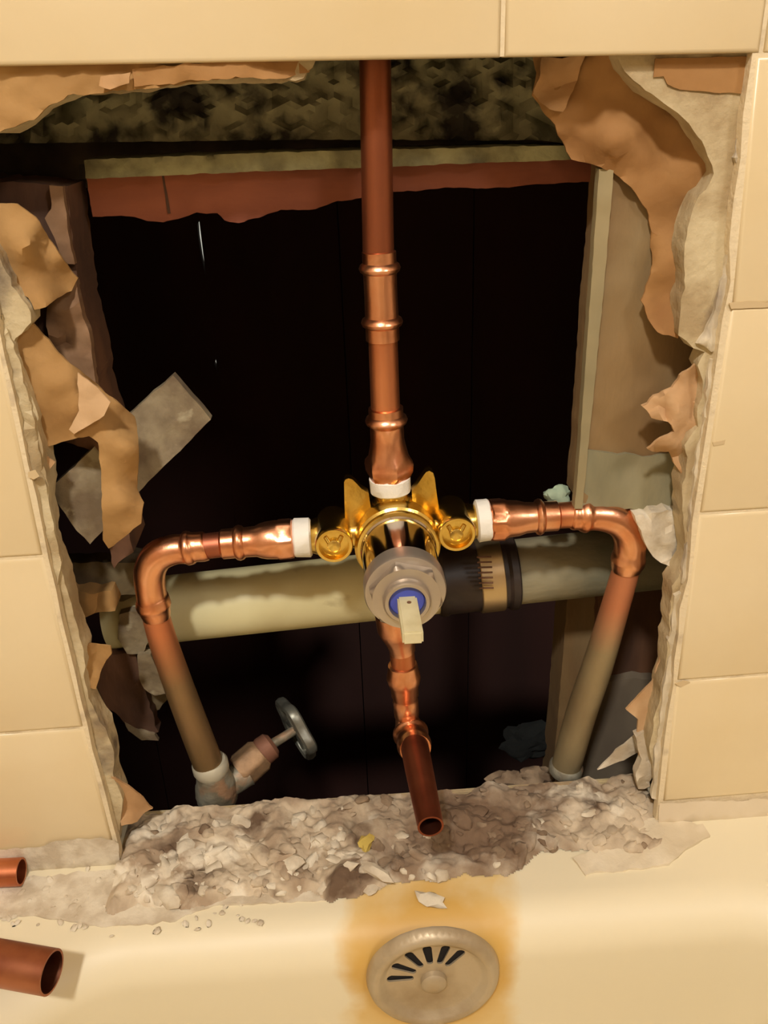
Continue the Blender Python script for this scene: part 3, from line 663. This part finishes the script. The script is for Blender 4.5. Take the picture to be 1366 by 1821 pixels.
# end wall: passes (y=BY0-i0, z=z0_) sloping .026 per .22
P0 = Vector((0, BY0-i0, z0_)); nw = Vector((0, -.22, .004)).normalized()
tt = (P0-CAM).dot(nw)/d.dot(nw); pc = CAM+d*tt; nrm = nw
TM = bpy.data.materials.new('stained_enamel'); TM.use_nodes = True; nt = TM.node_tree; N = nt.nodes; L = nt.links
B = N['Principled BSDF']; B.inputs['Roughness'].default_value = .46; B.inputs['Specular IOR Level'].default_value = .4
g = N.new('ShaderNodeNewGeometry'); sub = N.new('ShaderNodeVectorMath'); sub.operation = 'SUBTRACT'; sub.inputs[1].default_value = pc
L.new(g.outputs['Position'], sub.inputs[0])
nz = N.new('ShaderNodeTexNoise'); nz.inputs['Scale'].default_value = 28; nz.inputs['Detail'].default_value = 4; L.new(g.outputs['Position'], nz.inputs['Vector'])
def math_(op, a, b=None, c=None):
    n_ = N.new('ShaderNodeMath'); n_.operation = op; n_.use_clamp = False
    for i, q in enumerate((a, b, c)):
        if q is None: continue
        if isinstance(q, (int, float)): n_.inputs[i].default_value = q
        else: L.new(q, n_.inputs[i])
    return n_.outputs[0]
sx = N.new('ShaderNodeSeparateXYZ'); L.new(sub.outputs[0], sx.inputs[0])
ax_ = math_('ABSOLUTE', sx.outputs[0]); nn = math_('MULTIPLY_ADD', nz.outputs[0], .034, -.017)
mr = N.new('ShaderNodeMapRange'); mr.inputs[1].default_value = .054; mr.inputs[2].default_value = .041; L.new(math_('ADD', ax_, nn), mr.inputs[0])
mz = N.new('ShaderNodeMapRange'); mz.inputs[1].default_value = .052; mz.inputs[2].default_value = .030; L.new(math_('ADD', sx.outputs[2], nn), mz.inputs[0])
wide = math_('MULTIPLY', mr.outputs[0], mz.outputs[0])
ln = N.new('ShaderNodeVectorMath'); ln.operation = 'LENGTH'; L.new(sub.outputs[0], ln.inputs[0])
mn = N.new('ShaderNodeMapRange'); mn.inputs[1].default_value = .056; mn.inputs[2].default_value = .040; L.new(math_('ADD', ln.outputs[1 if len(ln.outputs) > 1 else 0], nn), mn.inputs[0])
m1 = N.new('ShaderNodeMix'); m1.data_type = 'RGBA'; m1.inputs[6].default_value = (*lin((230,218,186)),1); m1.inputs[7].default_value = (*lin((222,192,132)),1); L.new(wide, m1.inputs[0])
m2 = N.new('ShaderNodeMix'); m2.data_type = 'RGBA'; L.new(m1.outputs[2], m2.inputs[6]); m2.inputs[7].default_value = (*lin((204,158,72)),1); L.new(math_('MULTIPLY', mn.outputs[0], .8), m2.inputs[0])
L.new(m2.outputs[2], B.inputs['Base Color'])
link('shell', shell, TM, tub)
box('apron', (OX1-.02, OY1, -.458), (OX1-.001, .0, -.02), TUBM, tub, bev=.002)
box('end_panel', (OX0, OY1, -.458), (OX1-.02, OY1+.02, -.02), TUBM, tub, bev=.002)
# overflow plate
PR = 119*dep(pc)/F_*1.0
e1 = Vector((1,0,0)); e2 = nrm.cross(e1); e2 = -e2 if e2.z < 0 else e2
rot = math.radians(-4)
def plate_pt(x, y, h): return pc + e1*x + e2*y + nrm*h
def ph(r):
    q = r/PR
    pts = [(0,.0026),(.62,.0024),(.74,.0032),(.80,.0064),(.88,.0076),(.96,.0060),(1.0,.0010)]
    for (a, ha), (b_, hb) in zip(pts, pts[1:]):
        if q <= b_: return ha+(hb-ha)*(q-a)/(b_-a)
    return .0012
def capsule(ang, r0, r1, hwid):
    a = math.radians(ang); ux, uy = math.cos(a), math.sin(a); out = []
    for k in range(7):
        b_ = a-math.pi/2+math.pi*k/6; out.append((ux*r1+hwid*math.cos(b_), uy*r1+hwid*math.sin(b_)))
    for k in range(7):
        b_ = a+math.pi/2+math.pi*k/6; out.append((ux*r0+hwid*.7*math.cos(b_), uy*r0+hwid*.7*math.sin(b_)))
    return out
S = 1/PR
outer = [(math.cos(2*math.pi*k/64)*PR, math.sin(2*math.pi*k/64)*PR) for k in range(64)]
holes = [capsule(a, PR*.34, PR*.63, PR*.068) for a in (176,151,124,98,73,50)]
pts = [Vector(p) for p in outer]; edges = [(i,(i+1)%64) for i in range(64)]
for h in holes:
    b_ = len(pts); pts += [Vector(p) for p in h]; edges += [(b_+i, b_+(i+1)%len(h)) for i in range(len(h))]
for q in (.97,.92,.86,.80,.74,.68,.3,.2,.1):
    nk = max(12, int(64*q)); pts += [Vector((math.cos(2*math.pi*k/nk)*PR*q, math.sin(2*math.pi*k/nk)*PR*q)) for k in range(nk)]
for q in (.40,.5,.6):
    for k in range(40):
        a = 360*k/40
        x, y = math.cos(math.radians(a))*PR*q, math.sin(math.radians(a))*PR*q
        if not (38 < a < 190): pts.append(Vector((x,y)))
v, _e, f, _, _, _ = delaunay_2d_cdt(pts, edges, [], 0, 1e-7)
keep = []
for t3 in f:
    c = sum((v[i] for i in t3), Vector((0,0)))/3
    if not any(inside(c, h) for h in holes): keep.append(list(t3))
pm = slab(v, keep, lambda p: plate_pt(p.x, p.y, ph(p.length)), lambda p: plate_pt(p.x, p.y, ph(p.length)-.0011))
op = link('overflow_plate', pm, PLATE, tub); op['label'] = 'worn slotted metal overflow plate'
link('screw', sweep([(plate_pt(0,-.002,.0020), PR*.20),(plate_pt(0,-.002,.0055), PR*.19),(plate_pt(0,-.002,.0068), PR*.15),(plate_pt(0,-.002,.0072), PR*.05)], seg=28), PLATE, op)
link('hole_shade_disc', sweep([(plate_pt(0,0,.0003), PR*.70),(plate_pt(0,0,.0010), PR*.70)], seg=40), HOLESHADE, tub)  # black disc stands in for the shade inside the overflow opening

# ------------------------------------------------------------------ ledge of broken mortar
xl_, xr_ = at(205,1470,0).x, at(1172,1420,0).x
nx, ny = 280, 96
vs_, fs = [], []
ya, yb = .036, -.052
def bed_h(x, y):
    e_ = .012*noise.fractal(Vector((x*22, 3, 1)), 1, 2, 4)
    front = (y-(-.037+e_+max(0, min(1, (x+.17)/.12))*.015))/.008
    k = max(0, min(1, front)); k = k*k*(3-2*k)
    xr2 = xr_-.45*max(0, .012-y)+.006*noise.noise(Vector((7, y*90, 1)))
    side = max(0, min(1, (x-xl_+.004)/.006))*max(0, min(1, (xr2+.006-x)/.008))
    h = max(.0008, .0055+.0065*noise.fractal(Vector((x*48, y*48, 0)), 1, 2, 4))
    return -.0004 + (h+.0004)*k*side
for j in range(ny+1):
    for i in range(nx+1):
        x = xl_-.012+(xr_-xl_+.022)*i/nx; y = ya+(yb-ya)*j/ny
        vs_.append(Vector((x, y, bed_h(x,y)+.0006)))
for j in range(ny):
    for i in range(nx):
        a = j*(nx+1)+i; q4 = (a, a+1, a+nx+2, a+nx+1)
        if max(vs_[k].z for k in q4) > .0012: fs.append(q4)
b = len(vs_)                                     # skirt at the back edge
for i in range(nx+1): vs_.append(Vector((vs_[i].x, ya, .0)))
for i in range(nx): fs.append((i, i+1, b+i+1, b+i))
LEDGE = mat('ledge_mortar', (206,188,160), .95, col2=(166,144,118), scale=30, bump=.0018, bscale=90, lo=.44, hi=.60, extra=[((104,82,62), 24, .53, .64), ((228,216,192), 34, .55, .66)])
_nt = LEDGE.node_tree; _b = _nt.nodes['Principled BSDF']; _src = _b.inputs['Base Color'].links[0].from_socket
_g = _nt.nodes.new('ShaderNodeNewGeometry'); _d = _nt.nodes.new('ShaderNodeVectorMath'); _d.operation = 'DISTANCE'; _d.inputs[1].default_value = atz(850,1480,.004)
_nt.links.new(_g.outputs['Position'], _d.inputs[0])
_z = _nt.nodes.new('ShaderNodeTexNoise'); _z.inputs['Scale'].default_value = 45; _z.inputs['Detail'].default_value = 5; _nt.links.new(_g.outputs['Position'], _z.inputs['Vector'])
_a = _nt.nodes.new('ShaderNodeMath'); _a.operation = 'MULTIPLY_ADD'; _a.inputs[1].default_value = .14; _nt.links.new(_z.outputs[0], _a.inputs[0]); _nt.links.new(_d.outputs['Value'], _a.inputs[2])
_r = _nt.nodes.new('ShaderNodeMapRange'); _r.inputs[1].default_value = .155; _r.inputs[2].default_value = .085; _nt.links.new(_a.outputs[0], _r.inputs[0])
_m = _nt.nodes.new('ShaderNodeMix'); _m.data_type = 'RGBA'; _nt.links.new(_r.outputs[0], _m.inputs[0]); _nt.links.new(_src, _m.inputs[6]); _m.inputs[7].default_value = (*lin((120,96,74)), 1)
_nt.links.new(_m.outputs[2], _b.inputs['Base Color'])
bed = link('mortar_ledge', smooth_angle(recalc(mesh(vs_, fs)), 60), LEDGE)
tag(bed, 'crumbling brown and cream mortar ledge under the opening', 'ledge')
box('sill_board', (xl_-.004,.0345,.0003), (xr_+.004,.0375,.0052), mat('pale_sill', (190,172,132), .8, col2=(164,142,110), scale=40, bump=.0006), bed, bev=.0008)
# rubble chips: nobody could count them
def chips(name, pts, m, parent=None):
    vs_, fs = [], []
    bm = bmesh.new(); bmesh.ops.create_icosphere(bm, subdivisions=2, radius=.62)
    base = [v_.co.copy() for v_ in bm.verts]; tri = [tuple(v_.index for v_ in fc.verts) for fc in bm.faces]; bm.free()
    for n_, (x, y, z, r) in enumerate(pts):
        b = len(vs_); R = Matrix.Rotation(random.uniform(0,6), 3, 'Z') @ Matrix.Rotation(random.uniform(-.5,.5), 3, 'X') @ Matrix.Rotation(random.uniform(-.5,.5), 3, 'Y')
        s_ = Vector((random.uniform(.8,1.6), random.uniform(.6,1.2), random.uniform(.35,.7)))*r
        for q in base:
            k = 1+.55*noise.noise(q*1.9+Vector((n_*3.7, 0, 0)))
            p_ = R@Vector([q[i]*s_[i]*k for i in range(3)])+Vector((x,y,z)); p_.z = max(p_.z, .0003); vs_.append(p_)
        for t_ in tri: fs.append(tuple(b+i for i in t_))
    return link(name, smooth_angle(mesh(vs_, fs), 50), m, parent)
def bedpts(n, r0, r1, x0=xl_, x1=xr_, y0=-.036, y1=.032):
    out = []
    for _ in range(n):
        x, y = random.uniform(x0,x1), random.uniform(y0,y1); r = random.uniform(r0,r1)
        
        if bed_h(x,y) < .0008: continue
        out.append((x, y, bed_h(x,y)-r*.06, r))
    return out
o = chips('mortar_rubble', bedpts(170,.003,.009)+bedpts(40,.006,.013,y0=-.028,y1=.01), LEDGE, bed); tag(o, kind='stuff')
o = chips('brown_rubble', bedpts(16,.002,.007)+bedpts(26,.003,.009,x0=-.20,x1=-.06,y0=-.02), BROWNR, bed); tag(o, kind='stuff')
o = chips('white_rubble', bedpts(20,.002,.008)+bedpts(34,.003,.010,x1=-.2)+bedpts(30,.003,.008,y1=-.020), WHITE, bed); tag(o, kind='stuff')
# white plaster dust and crumbs scattered over the left of the rim
pts = []
for _ in range(150):
    px, py = random.uniform(-60,470), random.gauss(1590,40)
    if py < 1525: continue
    p = atz(px, py, 0)
    if p.y > BY0-.01 and True or p.x < BX0+.03:
        if p.y < .0: pts.append((p.x, p.y, .0002, random.uniform(.001,.0042)))
o = chips('plaster_crumbs', pts, WHITE); tag(o, 'white plaster crumbs scattered on the left of the tub rim', 'crumbs', kind='stuff')
# plaster left smeared under the last tiles, both sides
def rimpatch(name, pl, m, seed, h=.0035):
    o_ = jag(pl, 4, 10, seed); v, f = cdt(o_, [], 16)
    def fr(p):
        q = atz(p.x, p.y, 0); return q+Vector((0,0,max(.0006, h*(.5+.8*noise.fractal(Vector((q.x*70,q.y*70,seed)),1,2,4)))))
    return link(name, slab(v, f, fr, lambda p: atz(p.x,p.y,0)+Vector((0,0,-.0005))), m)
def wallpatch(name, pl, m, seed):
    o_ = jag(pl, 4, 10, seed); v, f = cdt(o_, [], 14)
    return link(name, slab(v, f, lambda p: at(p.x,p.y,-.0008-.0016*abs(noise.noise(Vector((p.x*.05,p.y*.05,seed))))), lambda p: at(p.x,p.y,.001)), m)
o = wallpatch('plaster_fillet', [(-60,1512),(60,1508),(100,1496),(180,1490),(212,1498),(214,1540),(120,1548),(-60,1556)], WHITE, 4); tag(o, 'rough white plaster fillet under the lowest left tiles', 'plaster')
o = wallpatch('caulk_line', [(1172,1428),(1300,1424),(1420,1420),(1430,1452),(1300,1460),(1172,1466)], mat('old_caulk', (224,208,180), .7, bump=.0004, bscale=60), 5); tag(o, 'smooth cream caulk line under the lowest right tiles', 'caulk')
o = rimpatch('plaster_smear', [(-60,1556),(90,1560),(220,1545),(420,1570),(560,1580),(600,1600),(470,1608),(380,1612),(300,1640),(180,1650),(60,1630),(-60,1640)], WHITE, 6, .0016); tag(o, 'thin white plaster smear on the left of the tub rim', 'plaster')
o = rimpatch('mortar_smear', [(1090,1500),(1130,1462),(1184,1456),(1250,1468),(1262,1490),(1220,1512),(1190,1540),(1120,1548),(1040,1556),(1020,1530)], mat('pinkish_mortar', (226,212,184), .9, col2=(212,196,166), scale=34, bump=.001, bscale=120), 8, .003); tag(o, 'pale mortar smear at the right end of the ledge', 'mortar')
# single chips that stand out
def chip(px, py, r, m, lb, cat, sq, rot, seed):
    p = atz(px, py, .004); o = lump(('plaster_' if m is WHITE else 'foam_')+'chip', Vector((p.x,p.y,max(bed_h(p.x,p.y),0)+r*sq[2]*.6)), r, m, seed=seed, sub=2, squash=sq, amp=.5, rot=rot); tag(o, lb, cat)
chip(668,1556,.010,WHITE,'long white plaster chip on the ledge front edge, left of the spout stub','chip',(1,.4,.3),-.6,1)
chip(766,1594,.009,WHITE,'white plaster flake at the lip of the tub right above the overflow plate','chip',(1,.55,.3),-.5,2)
chip(655,1500,.009,YELLOW,'yellowish foam chip on the ledge left of the spout stub end','chip',(.5,1.1,.35),-.5,3)
chip(1048,1452,.006,WHITE,'white plaster chip on the right part of the ledge','chip',(1,.5,.4),.2,4)
chip(520,1545,.008,WHITE,'white plaster chip at the front of the ledge, left of the long chip','chip',(.9,.8,.4),.3,5)
chip(330,1512,.008,WHITE,'white plaster chip near the left end of the ledge','chip',(.8,.9,.4),.3,6)

# ------------------------------------------------------------------ loose pipe offcuts on the rim
def offcut(a, b_, r, m, label):
    o = link('pipe_offcut', sweep([(a, r),(a+(b_-a)*.5, r),(b_, r)], seg=36, hollow=.0012), m); tag(o, label, 'pipe'); return o
r1 = .0082; e = atz(38,1550,r1+.001); offcut(e+Vector((-.13,.004,0)), e, r1, COPTUBE, 'short copper pipe offcut lying on the tub rim under the left tiles')
r2 = .0112; e = atz(92,1729,r2+.001+.012); offcut(e+Vector((-.115,.030,.002)), e, r2, mat('dull_copper', (176,116,86), .42, 1, col2=(140,84,62), scale=24), 'thicker copper pipe offcut lower left, over the tub corner')
